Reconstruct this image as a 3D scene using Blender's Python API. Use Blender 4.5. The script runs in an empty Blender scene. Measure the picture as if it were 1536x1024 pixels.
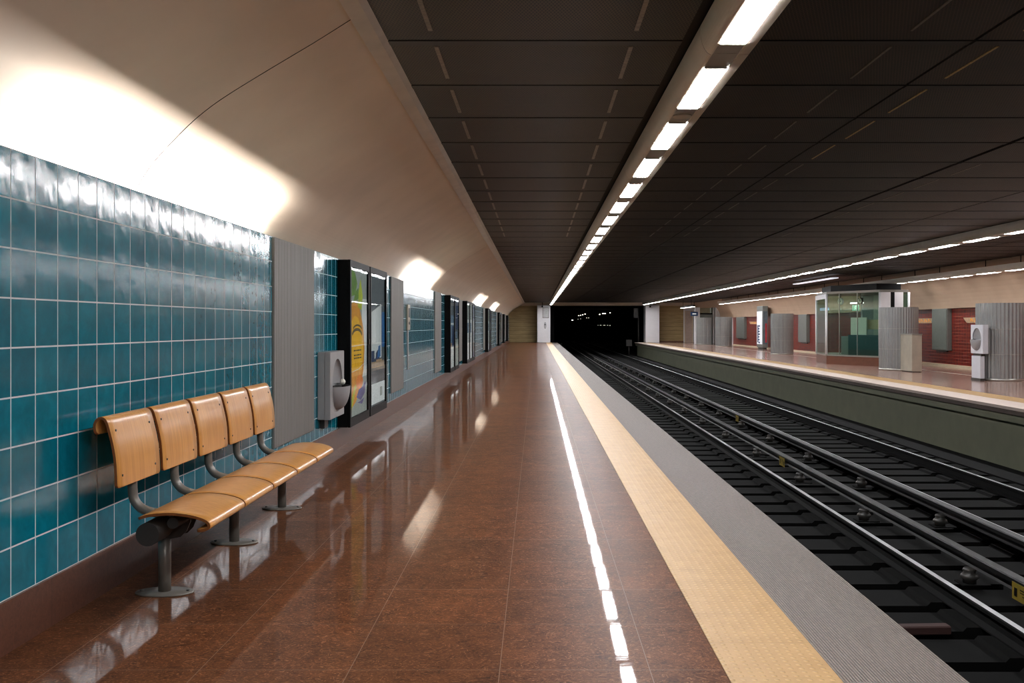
import bpy, math, random
from mathutils import Vector, Matrix
random.seed(7)
PI = math.pi
scene = bpy.context.scene
COL = scene.collection

# ---------------------------------------------------------------- helpers
def lin(r, g, b):
    def f(c):
        c /= 255.0
        return c / 12.92 if c <= 0.04045 else ((c + 0.055) / 1.055) ** 2.4
    return (f(r), f(g), f(b), 1.0)

class MB:
    """collects geometry, then links it as ONE mesh object"""
    def __init__(s):
        s.v = []; s.f = []; s.m = []; s.sm = []
    def vert(s, p): s.v.append(tuple(p)); return len(s.v) - 1
    def face(s, idx, m=0, smooth=False): s.f.append(tuple(idx)); s.m.append(m); s.sm.append(smooth)
    def quad(s, a, b, c, d, m=0): s.face([s.vert(p) for p in (a, b, c, d)], m)
    def box(s, x0, x1, y0, y1, z0, z1, m=0):
        b = len(s.v)
        for z in (z0, z1):
            for (x, y) in ((x0, y0), (x1, y0), (x1, y1), (x0, y1)): s.v.append((x, y, z))
        for q in ((3, 2, 1, 0), (4, 5, 6, 7), (0, 1, 5, 4), (1, 2, 6, 5), (2, 3, 7, 6), (3, 0, 4, 7)):
            s.face([b + i for i in q], m)
        return s
    def bbox(s, x0, x1, y0, y1, z0, z1, r=0.004, m=0):
        """box with chamfered vertical and horizontal edges (rounded outline in two profiles)"""
        lv = ((z0, r), (z0 + r, 0.0), (z1 - r, 0.0), (z1, r))
        rings = []
        for z, i in lv:
            xa, xb, ya, yb = x0 + i, x1 - i, y0 + i, y1 - i
            c = r if i == 0 else r * .6
            rings.append([(xa + c, ya, z), (xb - c, ya, z), (xb, ya + c, z), (xb, yb - c, z), (xb - c, yb, z), (xa + c, yb, z), (xa, yb - c, z), (xa, ya + c, z)])
        s.loft(rings, True, True, m=m)
        return s
    def loft(s, rings, closed=True, caps=False, m=0, smooth=False, loop=False):
        n = len(rings[0]); ids = [[s.vert(p) for p in r] for r in rings]
        R = len(ids)
        for i in range(R if loop else R - 1):
            a, b = ids[i], ids[(i + 1) % R]
            for j in range(n if closed else n - 1):
                k = (j + 1) % n
                s.face((a[j], a[k], b[k], b[j]), m, smooth)
        if caps:
            s.face(list(reversed(ids[0])), m); s.face(ids[-1], m)
        return ids
    def extr(s, prof, axis, a, b, m=0, smooth=False, caps=True):
        """closed 2-D profile swept along an axis; prof (p,q) -> other two axes in order"""
        def P(p, q, t):
            return (t, p, q) if axis == 'x' else (p, t, q) if axis == 'y' else (p, q, t)
        s.loft([[P(p, q, t) for p, q in prof] for t in (a, b)], True, caps, m, smooth)
        return s
    def cyl(s, p0, p1, r0, r1=None, n=20, m=0, caps=True, sx=1, sy=1):
        r1 = r0 if r1 is None else r1
        p0 = Vector(p0); p1 = Vector(p1); d = (p1 - p0).normalized()
        u = d.orthogonal().normalized() if abs(d.z) < .99 else Vector((1, 0, 0))
        w = d.cross(u)
        rings = []
        for p, r in ((p0, r0), (p1, r1)):
            rings.append([p + u * (r * sx * math.cos(2 * PI * k / n)) + w * (r * sy * math.sin(2 * PI * k / n)) for k in range(n)])
        ids = [[s.vert(p) for p in r] for r in rings]
        for j in range(n):
            k = (j + 1) % n
            s.face((ids[0][j], ids[0][k], ids[1][k], ids[1][j]), m, True)
        if caps:
            s.face(list(reversed(ids[0])), m); s.face(ids[1], m)
        return s
    def tube(s, pts, r, n=16, m=0):
        pts = [Vector(p) for p in pts]; rings = []; u = None
        for i, p in enumerate(pts):
            t = (pts[min(i + 1, len(pts) - 1)] - pts[max(i - 1, 0)]).normalized()
            if u is None: u = t.orthogonal().normalized()
            u = (u - t * u.dot(t)).normalized(); w = t.cross(u)
            rr = r[i] if isinstance(r, (list, tuple)) else r
            rings.append([p + u * (rr * math.cos(2 * PI * k / n)) + w * (rr * math.sin(2 * PI * k / n)) for k in range(n)])
        ids = [[s.vert(p) for p in q] for q in rings]
        for i in range(len(ids) - 1):
            for j in range(n):
                k = (j + 1) % n
                s.face((ids[i][j], ids[i][k], ids[i + 1][k], ids[i + 1][j]), m, True)
        s.face(list(reversed(ids[0])), m); s.face(ids[-1], m)
        return s
    def lathe(s, prof, n=32, m=0, smooth=True, cx=0, cy=0):
        rings = [[(cx + r * math.cos(2 * PI * k / n), cy + r * math.sin(2 * PI * k / n), z) for k in range(n)] for r, z in prof]
        s.loft(rings, True, False, m, smooth)
        return s
    def build(s, name, mats, parent=None, auto=None):
        me = bpy.data.meshes.new(name)
        me.from_pydata(s.v, [], s.f)
        for mt in (mats if isinstance(mats, (list, tuple)) else [mats]): me.materials.append(mt)
        me.polygons.foreach_set('material_index', s.m)
        me.polygons.foreach_set('use_smooth', s.sm)
        me.validate(); me.update()
        import bmesh
        bm = bmesh.new(); bm.from_mesh(me)
        bmesh.ops.remove_doubles(bm, verts=bm.verts, dist=1e-5)
        bmesh.ops.recalc_face_normals(bm, faces=bm.faces)
        bm.to_mesh(me); bm.free()
        o = bpy.data.objects.new(name, me); COL.objects.link(o)
        if parent is not None: o.parent = parent
        return o

def tag(o, label=None, cat=None, group=None, kind=None):
    if label: o['label'] = label
    if cat: o['category'] = cat
    if group: o['group'] = group
    if kind: o['kind'] = kind
    return o
def thing(name, label, cat, loc=(0, 0, 0), rz=0, group=None):
    o = bpy.data.objects.new(name, None); COL.objects.link(o)
    o.location = loc; o.rotation_euler = (0, 0, rz); o.empty_display_size = .1
    return tag(o, label, cat, group)
def dup(root, loc, label, rz=None, group=None):
    r = root.copy(); COL.objects.link(r); r.location = loc
    if rz is not None: r.rotation_euler = (0, 0, rz)
    r['label'] = label
    if group: r['group'] = group
    def kids(src, dst):
        for ch in [c for c in bpy.data.objects if c.parent == src]:
            c = ch.copy(); COL.objects.link(c); c.parent = dst
            kids(ch, c)
    kids(root, r)
    return r
ORD = 'first second third fourth fifth sixth seventh eighth ninth tenth eleventh twelfth thirteenth fourteenth fifteenth sixteenth'.split()

# ---------------------------------------------------------------- materials
def new_mat(name):
    m = bpy.data.materials.new(name); m.use_nodes = True
    nt = m.node_tree; b = nt.nodes['Principled BSDF']
    return m, nt, b
class N:
    """tiny node-graph helper"""
    def __init__(s, nt): s.nt = nt
    def n(s, t, **kw):
        x = s.nt.nodes.new(t)
        for k, v in kw.items(): setattr(x, k, v)
        return x
    def l(s, a, b): s.nt.links.new(a, b)
    def math(s, op, a, b=None, c=None, clamp=False):
        x = s.n('ShaderNodeMath', operation=op); x.use_clamp = clamp
        for i, v in enumerate((a, b, c)):
            if v is None: continue
            if hasattr(v, 'links'): s.l(v, x.inputs[i])
            else: x.inputs[i].default_value = v
        return x.outputs[0]
    def mix(s, fac, a, b, mode='MIX'):
        x = s.n('ShaderNodeMix', data_type='RGBA', blend_type=mode)
        for i, v in ((0, fac), (6, a), (7, b)):
            if hasattr(v, 'links'): s.l(v, x.inputs[i])
            else: x.inputs[i].default_value = v
        return x.outputs[2]
    def coord(s): return s.n('ShaderNodeTexCoord').outputs['Object']
    def noise(s, vec, scale, detail=4, rough=.55, dist=0, sc3=None):
        x = s.n('ShaderNodeTexNoise'); x.inputs['Scale'].default_value = scale
        x.inputs['Detail'].default_value = detail; x.inputs['Roughness'].default_value = rough
        x.inputs['Distortion'].default_value = dist
        if sc3:
            mp = s.n('ShaderNodeMapping'); mp.inputs['Scale'].default_value = sc3
            s.l(vec, mp.inputs[0]); vec = mp.outputs[0]
        s.l(vec, x.inputs['Vector'])
        return x.outputs['Fac']
    def ramp(s, fac, stops):
        x = s.n('ShaderNodeValToRGB'); e = x.color_ramp.elements
        while len(e) < len(stops): e.new(.5)
        for k, (p, c) in enumerate(stops):
            e[k].position = p; e[k].color = c if len(c) == 4 else (*c, 1)
        s.l(fac, x.inputs[0]); return x.outputs[0]
    def bump(s, h, strength, dist, b, normal=None):
        x = s.n('ShaderNodeBump'); x.inputs['Strength'].default_value = strength; x.inputs['Distance'].default_value = dist
        s.l(h, x.inputs['Height'])
        if normal is not None: s.l(normal, x.inputs['Normal'])
        if b is not None: s.l(x.outputs[0], b.inputs['Normal'])
        return x.outputs[0]

def simple(name, rgb, rough=.5, metal=0, var=.08, vscale=6, bump=0, coat=0, spec=.5):
    m, nt, b = new_mat(name); g = N(nt)
    c = lin(*rgb); v = g.noise(g.coord(), vscale, 5)
    d = tuple(x * (1 - var) for x in c[:3]) + (1,); e = tuple(min(1, x * (1 + var)) for x in c[:3]) + (1,)
    g.l(g.ramp(v, [(.3, d), (.7, e)]), b.inputs['Base Color'])
    b.inputs['Roughness'].default_value = rough; b.inputs['Metallic'].default_value = metal
    b.inputs['Coat Weight'].default_value = coat; b.inputs['Specular IOR Level'].default_value = spec
    if bump: g.bump(g.noise(g.coord(), vscale * 20, 3), bump, .002, b)
    return m
def emit(name, rgb, strength):
    m, nt, b = new_mat(name)
    b.inputs['Base Color'].default_value = (.8, .8, .8, 1)
    b.inputs['Emission Color'].default_value = lin(*rgb); b.inputs['Emission Strength'].default_value = strength
    return m
def glassy(name, tint, refl=.08, rough=.02):
    m, nt, b = new_mat(name); g = N(nt)
    nt.nodes.remove(b); out = nt.nodes['Material Output']
    t = g.n('ShaderNodeBsdfTransparent'); t.inputs[0].default_value = lin(*tint)
    gl = g.n('ShaderNodeBsdfGlossy'); gl.inputs['Roughness'].default_value = rough
    ge = g.n('ShaderNodeNewGeometry'); dt = g.n('ShaderNodeVectorMath', operation='DOT_PRODUCT')
    g.l(ge.outputs['Incoming'], dt.inputs[0]); g.l(ge.outputs['Normal'], dt.inputs[1])
    f = g.math('POWER', g.math('SUBTRACT', 1.0, g.math('ABSOLUTE', dt.outputs['Value']), clamp=True), 5.0)
    f = g.math('MULTIPLY_ADD', f, .35, refl, clamp=True)
    mx = g.n('ShaderNodeMixShader'); g.l(f, mx.inputs[0]); g.l(t.outputs[0], mx.inputs[1]); g.l(gl.outputs[0], mx.inputs[2])
    g.l(mx.outputs[0], out.inputs[0])
    return m
def tile_mat(name, c1, c2, grout, w, h, u0, v0, axes, mortar=.004, rough=.1, tone=None, bumpy=.5):
    m, nt, b = new_mat(name); g = N(nt)
    sep = g.n('ShaderNodeSeparateXYZ'); co = g.coord(); g.l(co, sep.inputs[0])
    cmb = g.n('ShaderNodeCombineXYZ')
    g.l(g.math('SUBTRACT', sep.outputs[axes[0]], u0), cmb.inputs[0]); g.l(g.math('SUBTRACT', sep.outputs[axes[1]], v0), cmb.inputs[1])
    br = g.n('ShaderNodeTexBrick', offset=0.0, squash=1.0)
    br.inputs['Scale'].default_value = 1; br.inputs['Brick Width'].default_value = w; br.inputs['Row Height'].default_value = h
    br.inputs['Mortar Size'].default_value = mortar; br.inputs['Mortar Smooth'].default_value = .15; br.inputs['Bias'].default_value = 0
    br.inputs['Color1'].default_value = lin(*c1); br.inputs['Color2'].default_value = lin(*c2); br.inputs['Mortar'].default_value = lin(*grout)
    g.l(cmb.outputs[0], br.inputs['Vector'])
    mott = g.ramp(g.noise(co, 9, 6, .65, .6), [(.25, (.72, .72, .72)), (.75, (1.22, 1.22, 1.22))])
    colr = g.mix(1, br.outputs['Color'], mott, 'MULTIPLY')
    colr = g.mix(br.outputs['Fac'], colr, lin(*grout))
    g.l(colr, b.inputs['Base Color'])
    g.l(g.math('MULTIPLY_ADD', br.outputs['Fac'], .6, rough), b.inputs['Roughness'])
    n1 = g.bump(g.noise(co, 6, 2, .5), bumpy * .25, .02, None)
    n2 = g.bump(g.noise(co, 60, 3, .5), bumpy * .12, .002, None, n1)
    n3 = g.bump(g.math('SUBTRACT', 1.0, br.outputs['Fac']), .6, .003, b, n2)
    return m

M = {}
M['teal'] = tile_mat('teal_glazed_tile', (6, 112, 130), (3, 97, 115), (196, 206, 208), .2085, .2125, 4.26, .222, (1, 2), rough=.13)
M['red'] = tile_mat('red_glazed_tile', (128, 26, 17), (98, 18, 12), (176, 96, 74), .2, .105, 0, .1, (1, 2), mortar=.006, rough=.3, bumpy=.12)
M['plaster'] = simple('beige_vault_plaster', (218, 198, 176), .75, var=.05, vscale=1.5, bump=.1)
M['plaster_right'] = simple('dimmed_vault_plaster', (176, 150, 126), .75, var=.05, vscale=1.5, bump=.1)  # left vault's plaster darkened: dimmer light put into the colour
M['plaster_in'] = simple('white_trough_paint', (220, 216, 210), .8, var=.03)
M['trim_metal'] = simple('brushed_trim_metal', (196, 186, 172), .45, .2, var=.08, vscale=4)
M['white_col'] = simple('white_column_paint', (232, 230, 232), .45, var=.02)
M['black'] = simple('black_lacquered_metal', (6, 6, 6), .5, var=.1, spec=.15)
M['dark'] = simple('dark_void', (10, 9, 8), .9, var=.1)
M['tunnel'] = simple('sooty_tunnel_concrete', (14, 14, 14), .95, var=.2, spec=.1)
M['green'] = simple('olive_green_pit_wall', (104, 106, 86), .7, var=.1, vscale=2.5)
M['wood'] = None
M['steel'] = simple('grey_painted_steel', (118, 112, 104), .35, .25, var=.06)
M['steel_dark'] = simple('charcoal_painted_steel', (64, 61, 58), .42, .2, var=.06)
M['bin'] = simple('satin_grey_bin_steel', (168, 168, 168), .42, .35, var=.04)
M['bin_in'] = simple('bin_recess_grey', (158, 158, 160), .5, .35, var=.04)
M['bin_light'] = simple('pale_grey_bin_steel', (205, 206, 212), .45, .1, var=.03)
M['glass'] = glassy('case_glass', (236, 240, 240), .03)
M['kglass'] = glassy('greenish_kiosk_glass', (226, 238, 232), .05)
M['housing'] = simple('satin_aluminium_housing', (206, 196, 182), .42, .15, var=.03)
M['housing_in'] = simple('grey_aperture_plate', (176, 172, 166), .38, .3, var=.03)
M['lamp'] = emit('lit_diffuser', (252, 252, 255), 80)
M['lamp_soft'] = emit('lit_diffuser_softer', (252, 252, 255), 62)
M['lamp_hung'] = emit('lit_diffuser_hung', (252, 252, 255), 22)
M['lamp_low'] = emit('lit_diffuser_low', (255, 250, 240), 9)
M['rail'] = simple('worn_rail_steel', (150, 150, 150), .33, .9, var=.1)
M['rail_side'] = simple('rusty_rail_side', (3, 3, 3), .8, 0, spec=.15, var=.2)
M['third'] = simple('conductor_rail_cover', (9, 9, 10), .5, 0, spec=.3, var=.1)
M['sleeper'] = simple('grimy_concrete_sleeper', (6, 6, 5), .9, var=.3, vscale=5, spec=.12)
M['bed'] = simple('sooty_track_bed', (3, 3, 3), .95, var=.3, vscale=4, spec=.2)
M['insul'] = simple('grey_porcelain_insulator', (50, 48, 45), .4, var=.1)
M['yellow_tag'] = simple('yellow_tag_plastic', (110, 92, 10), .6, var=.1)
M['stone_edge'] = None
M['cream'] = simple('cream_skirting', (226, 208, 176), .5, var=.04)
M['kplinth'] = simple('brown_stone_plinth', (104, 62, 44), .35, var=.15)
M['teal_dark'] = simple('dark_teal_board', (40, 66, 66), .5, var=.06)
M['paper'] = simple('white_board', (222, 220, 208), .6, var=.03)
M['beige_board'] = simple('beige_map_board', (196, 178, 140), .6, var=.08, vscale=14)
M['ext_green'] = emit('green_exit_sign', (20, 150, 100), .9)
M['blue'] = emit('blue_lit_sign', (40, 120, 200), .8)
M['grey_panel'] = simple('grey_green_wall_cabinet', (126, 130, 124), .45, .25, var=.05)
M['rust'] = simple('rust_red_timber', (52, 27, 22), .8, var=.2)

def wood_mat():
    m, nt, b = new_mat('honey_beech_plywood'); g = N(nt); co = g.coord()
    gr = g.noise(co, 1, 6, .6, .4, (18, 60, 2.2)); f2 = g.noise(co, 2.5, 3)
    c = g.ramp(gr, [(.3, lin(194, 134, 64)), (.55, lin(220, 158, 84)), (.75, lin(230, 172, 100))])
    c = g.mix(.35, c, g.ramp(f2, [(.35, lin(184, 116, 48)), (.7, lin(216, 156, 88))]))
    g.l(c, b.inputs['Base Color']); b.inputs['Roughness'].default_value = .33
    b.inputs['Coat Weight'].default_value = .35; b.inputs['Coat Roughness'].default_value = .18
    return m
M['wood'] = wood_mat()
M['wood_edge'] = simple('plywood_edge', (128, 72, 26), .5, var=.2, vscale=40)

def floor_mat():
    m, nt, b = new_mat('polished_brown_stone_slabs'); g = N(nt); co = g.coord()
    sep = g.n('ShaderNodeSeparateXYZ'); g.l(co, sep.inputs[0])
    cmb = g.n('ShaderNodeCombineXYZ')
    g.l(g.math('SUBTRACT', sep.outputs[0], .454), cmb.inputs[0]); g.l(g.math('SUBTRACT', sep.outputs[1], 4.01), cmb.inputs[1])
    br = g.n('ShaderNodeTexBrick', offset=0.0)
    br.inputs['Scale'].default_value = 1; br.inputs['Brick Width'].default_value = .602; br.inputs['Row Height'].default_value = .612
    br.inputs['Mortar Size'].default_value = .0018; br.inputs['Mortar Smooth'].default_value = .1
    br.inputs['Color1'].default_value = (.86, .86, .86, 1); br.inputs['Color2'].default_value = (1.1, 1.07, 1.04, 1); br.inputs['Mortar'].default_value = (1, 1, 1, 1)
    g.l(cmb.outputs[0], br.inputs['Vector'])
    n1 = g.noise(co, 5, 8, .7, 1.2); n2 = g.noise(co, 26, 6, .72, 2.8)
    base = g.ramp(n2, [(.36, lin(44, 25, 16)), (.47, lin(88, 51, 29)), (.56, lin(110, 68, 41)), (.64, lin(168, 120, 86))])
    base = g.mix(.4, base, g.ramp(n1, [(.38, lin(58, 35, 24)), (.62, lin(120, 74, 47))]))
    base = g.mix(1, base, br.outputs['Color'], 'MULTIPLY')
    base = g.mix(br.outputs['Fac'], base, lin(128, 104, 88))
    g.l(base, b.inputs['Base Color'])
    b.inputs['Roughness'].default_value = .4; b.inputs['Specular IOR Level'].default_value = .03
    b.inputs['Coat Weight'].default_value = .34; g.l(g.math('MULTIPLY_ADD', n1, .05, .0), b.inputs['Coat Roughness'])
    h1 = g.bump(g.noise(co, 14, 5, .6, 1, (.5, 1.6, 1)), .025, .003, None)
    g.l(h1, b.inputs['Coat Normal'])
    g.bump(g.math('SUBTRACT', 1.0, br.outputs['Fac']), .4, .002, b, h1)
    return m
M['floor'] = floor_mat()
def floor2_mat():
    m, nt, b = new_mat('polished_pinkish_stone_slabs'); g = N(nt); co = g.coord()
    n1 = g.noise(co, 1.2, 6, .65, 1.2, (1, .25, 1))
    g.l(g.ramp(n1, [(.3, lin(140, 106, 92)), (.7, lin(178, 146, 132))]), b.inputs['Base Color'])
    b.inputs['Roughness'].default_value = .16
    g.bump(g.noise(co, 12, 3), .08, .004, b)
    return m
M['floor2'] = floor2_mat()
def base_mat():
    m, nt, b = new_mat('brown_stone_skirting'); g = N(nt); co = g.coord()
    sep = g.n('ShaderNodeSeparateXYZ'); g.l(co, sep.inputs[0])
    fr = g.math('FRACT', g.math('MULTIPLY_ADD', sep.outputs[1], 1 / .6, .35))
    joint = g.math('LESS_THAN', fr, .008)
    n2 = g.noise(co, 30, 6, .7, 2)
    c = g.ramp(n2, [(.3, lin(70, 42, 31)), (.7, lin(110, 70, 54))])
    g.l(g.mix(joint, c, lin(60, 40, 32)), b.inputs['Base Color']); b.inputs['Roughness'].default_value = .32
    return m
M['skirt'] = base_mat()
def tactile_mat(name, c1, c2):
    m, nt, b = new_mat(name); g = N(nt); co = g.coord()
    sep = g.n('ShaderNodeSeparateXYZ'); g.l(co, sep.inputs[0])
    p = .0434
    fx = g.math('SUBTRACT', g.math('FRACT', g.math('DIVIDE', sep.outputs[0], p)), .5)
    fy = g.math('SUBTRACT', g.math('FRACT', g.math('DIVIDE', sep.outputs[1], p)), .5)
    d = g.math('SQRT', g.math('ADD', g.math('MULTIPLY', fx, fx), g.math('MULTIPLY', fy, fy)))
    dome = g.math('SUBTRACT', 1.0, g.math('DIVIDE', d, .27), clamp=True)
    dome = g.math('POWER', dome, .5)
    dome_glint = g.math('MULTIPLY', dome, .32)  # highlights on the domes, put into the colour as paler tops
    c = g.ramp(g.noise(co, 7, 6, .7), [(.3, lin(*c1)), (.7, lin(*c2))])
    jt = g.math('LESS_THAN', g.math('FRACT', g.math('DIVIDE', sep.outputs[1], .434)), .008)
    c = g.mix(dome_glint, c, lin(214, 182, 128))
    g.l(g.mix(g.math('MULTIPLY', jt, .45), c, lin(120, 84, 40)), b.inputs['Base Color'])
    b.inputs['Roughness'].default_value = .5
    g.bump(dome, .8, .005, b)
    return m
M['tactile'] = tactile_mat('yellow_blister_paving', (160, 122, 68), (176, 138, 84))
def rib_mat():
    m, nt, b = new_mat('ribbed_grey_coping_stone'); g = N(nt); co = g.coord()
    sep = g.n('ShaderNodeSeparateXYZ'); g.l(co, sep.inputs[0])
    fx = g.math('FRACT', g.math('DIVIDE', sep.outputs[0], .0125))
    tri = g.math('ABSOLUTE', g.math('SUBTRACT', fx, .5))
    rib = g.math('SUBTRACT', 1.0, g.math('MULTIPLY', tri, 2.0), clamp=True)
    rib = g.math('POWER', rib, .6)
    c = g.ramp(g.noise(co, 40, 5, .7), [(.3, lin(82, 69, 60)), (.7, lin(118, 102, 91))])
    grv = g.math('LESS_THAN', rib, .45)
    jt = g.math('LESS_THAN', g.math('FRACT', g.math('DIVIDE', sep.outputs[1], 1.2)), .004)
    c = g.mix(g.math('MULTIPLY', grv, .9), c, lin(22, 18, 16))
    g.l(g.mix(g.math('MULTIPLY', jt, .5), c, lin(60, 52, 46)), b.inputs['Base Color'])
    b.inputs['Roughness'].default_value = .55
    g.bump(rib, .7, .004, b)
    return m
M['stone_edge'] = rib_mat()
M['edge_front'] = simple('brown_edge_face', (74, 60, 52), .6, var=.15)
M['edge_pale'] = simple('pale_coping', (196, 178, 166), .5, var=.05)
def mesh_mat():
    m, nt, b = new_mat('dark_expanded_metal_mesh'); g = N(nt); co = g.coord()
    sep = g.n('ShaderNodeSeparateXYZ'); g.l(co, sep.inputs[0])
    a = g.math('ADD', g.math('MULTIPLY', sep.outputs[0], 1 / .021), g.math('MULTIPLY', sep.outputs[1], 1 / .062))
    c_ = g.math('SUBTRACT', g.math('MULTIPLY', sep.outputs[0], 1 / .021), g.math('MULTIPLY', sep.outputs[1], 1 / .062))
    s1 = g.math('ABSOLUTE', g.math('SUBTRACT', g.math('FRACT', a), .5)); s2 = g.math('ABSOLUTE', g.math('SUBTRACT', g.math('FRACT', c_), .5))
    strand = g.math('MAXIMUM', g.math('GREATER_THAN', s1, .34), g.math('GREATER_THAN', s2, .34))
    v = g.ramp(g.noise(co, 1.1, 4), [(.3, lin(50, 41, 29)), (.7, lin(68, 57, 41))])
    g.l(g.mix(strand, lin(3, 3, 3), v), b.inputs['Base Color'])
    b.inputs['Roughness'].default_value = .55; b.inputs['Specular IOR Level'].default_value = .3
    g.bump(strand, .5, .004, b)
    return m
M['mesh'] = mesh_mat()
M['flange'] = simple('dark_brown_panel_flange', (31, 27, 23), .6, 0, var=.1)
M['hanger'] = simple('galvanised_hanger_bar', (120, 108, 96), .5, .5, var=.3, vscale=30)
M['hanger_gold'] = simple('brassy_hanger_chain', (190, 150, 84), .45, .5, var=.4, vscale=60)
def corr_mat():
    m, nt, b = new_mat('corrugated_grey_sheet'); g = N(nt); co = g.coord()
    sep = g.n('ShaderNodeSeparateXYZ'); g.l(co, sep.inputs[0])
    w = g.math('SINE', g.math('MULTIPLY', sep.outputs[1], 2 * PI / .03))
    c = g.ramp(g.noise(co, 1, 5, .7, 0, (1, 40, 1)), [(.3, lin(112, 110, 106)), (.7, lin(142, 139, 134))])
    g.l(c, b.inputs['Base Color']); b.inputs['Roughness'].default_value = .5; b.inputs['Metallic'].default_value = .25
    g.bump(w, .55, .006, b)
    return m
M['corr'] = corr_mat()
def clad_mat(name, c1, c2):
    m, nt, b = new_mat(name); g = N(nt); co = g.coord()
    sep = g.n('ShaderNodeSeparateXYZ'); g.l(co, sep.inputs[0])
    fz = g.math('FRACT', g.math('DIVIDE', sep.outputs[2], .32))
    j = g.math('LESS_THAN', fz, .09)
    c = g.ramp(g.noise(co, 1.2, 5, .7, .5, (.6, 1, 4)), [(.3, lin(*c1)), (.7, lin(*c2))])
    g.l(g.mix(g.math('MULTIPLY', j, .5), c, lin(84, 66, 36)), b.inputs['Base Color']); b.inputs['Roughness'].default_value = .6
    return m
M['clad'] = clad_mat('tan_stone_cladding', (150, 126, 84), (186, 160, 110))
M['screen'] = simple('ribbed_stainless_steel', (158, 159, 157), .34, .6, var=.06, vscale=3)
M['screen_ring'] = simple('pale_steel_ring', (180, 178, 170), .3, .8, var=.04)
M['stainless'] = simple('stained_stainless_steel', (196, 188, 170), .32, .5, var=.12, vscale=3)
# poster inks
INK = {k: simple('print_' + k, c, .55, var=v, vscale=7) for k, c, v in (
    ('grey', (150, 156, 150), .12), ('yellow', (240, 178, 8), .12), ('gold', (214, 140, 10), .2), ('green', (92, 132, 30), .3),
    ('lime', (176, 186, 20), .15), ('orange', (226, 122, 14), .15), ('violet', (84, 76, 132), .3), ('ink', (92, 76, 40), .2),
    ('pale', (206, 208, 206), .05), ('blue', (20, 92, 150), .2), ('navy', (18, 44, 84), .3), ('tan', (160, 132, 104), .2),
    ('slate', (72, 80, 86), .2), ('white', (222, 224, 224), .04), ('steelblue', (98, 122, 146), .15), ('crimson', (150, 40, 46), .2))}

for k_, m_ in INK.items():          # added glow brightens all prints: back-lit posters, also plain name bands and lettering
    b_ = m_.node_tree.nodes['Principled BSDF']; src = b_.inputs['Base Color'].links[0].from_socket
    m_.node_tree.links.new(src, b_.inputs['Emission Color']); b_.inputs['Emission Strength'].default_value = .4

# ---------------------------------------------------------------- setting
H = 1.38
Y0, Y1 = -7.0, 81.5
XW = -2.24                     # tiled wall face
def S(name, mb, mats, label, cat):
    return tag(mb.build(name, mats), label, cat, kind='structure')

S('floor', MB().box(-2.42, .75, Y0, 84, -.3, 0), M['floor'], 'polished reddish brown stone slab platform floor beside the teal wall', 'floor')
S('trim_1', MB().box(.75, 1.184, Y0, 82, -.3, .004), M['tactile'], 'yellow blistered tactile strip along the near platform', 'tactile paving')
S('trim_2', MB().box(1.184, 1.67, Y0, 82, -.14, .002), M['stone_edge'], 'finely ribbed grey coping along the near platform edge', 'platform edge')
S('wall_pit_near', MB().box(1.0, 1.45, Y0, 84, -1.1, -.14), M['tunnel'], 'dark pit wall under the near platform edge', 'wall')
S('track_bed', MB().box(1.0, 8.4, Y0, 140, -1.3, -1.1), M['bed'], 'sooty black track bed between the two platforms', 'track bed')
# far platform
S('floor_opposite', MB().box(9.17, 14.6, 4, 84, -.3, 0), M['floor2'], 'glossy pinkish stone floor of the opposite platform', 'floor')
S('trim_3', MB().box(8.65, 9.17, 4, 82, -.3, .003), M['tactile'], 'yellow tactile strip along the opposite platform', 'tactile paving')
S('trim_4', MB().box(8.02, 8.65, 4, 82, -.05, .002), M['edge_pale'], 'pale stone coping along the opposite platform edge', 'platform edge')
S('trim_5', MB().box(8.04, 8.65, 4, 82, -.13, -.05), M['edge_front'], 'dark brown edge face under the opposite coping', 'platform edge')
S('trim_6', MB().box(8.1, 8.65, 4, 82, -.27, -.13), M['green'], 'olive green edge beam under the opposite platform', 'platform edge')
S('wall_pit_opposite', MB().box(8.24, 8.65, 4, 82, -1.1, -.27), M['green'], 'olive green pit wall under the opposite platform', 'wall')
S('trim_7', MB().box(11.95, 12.03, 8, 80, 0, .004), M['edge_pale'], 'thin pale line along the opposite platform floor', 'floor line')

# left wall with its hidden light trough
mb = MB()
mb.box(XW - .02, XW, Y0, 82, 0, 2.135)
S('wall_left', mb, M['teal'], 'glossy teal tiled platform wall with white grout', 'wall')
S('baseboard_left', MB().box(XW, XW + .014, Y0, 82, 0, .222), M['skirt'], 'brown stone skirting under the teal tiles', 'baseboard')
k = 1.05
VP = [(-2.40, .40 / k), (-2.40, .62)] + [(x, h) for x, h in ((-2.262, .70), (-2.242, .749), (-2.165, .88), (-2.084, .973), (-1.969, 1.092), (-1.893, 1.163), (-1.773, 1.256), (-1.565, 1.385), (-1.347, 1.515), (-1.237, 1.58), (-1.003, 1.728))]
VP = [(x * k if x > -2.39 else x, H + h * k) for x, h in VP]
def vault(name, prof, ya, yb, label, joints):
    mb = MB(); t = .06
    # split in panels along the run with open 4 mm joints
    ys = [ya] + joints + [yb]
    gap = .0055
    for a, b in zip(ys[:-1], ys[1:]):
        a2 = a + (gap if a != ya else 0); b2 = b - (gap if b != yb else 0)
        lo = [(p[0], p[1]) for p in prof]; up = [(p[0] - t * .8, p[1] + t) for p in prof]
        mb.loft([[(x, y, z) for x, z in lo + up[::-1]] for y in (a2, b2)], True, True, 0); mb.m[-1] = 1; mb.m[-2] = 1
    mb.loft([[(x - .02, y, z + .02) for x, z in prof] for y in (ya, yb)], False, False, 1)
    for i in range(len(mb.sm)): mb.sm[i] = False
    return S(name, mb, [M['plaster'], M['dark']], label, 'vault')
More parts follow.
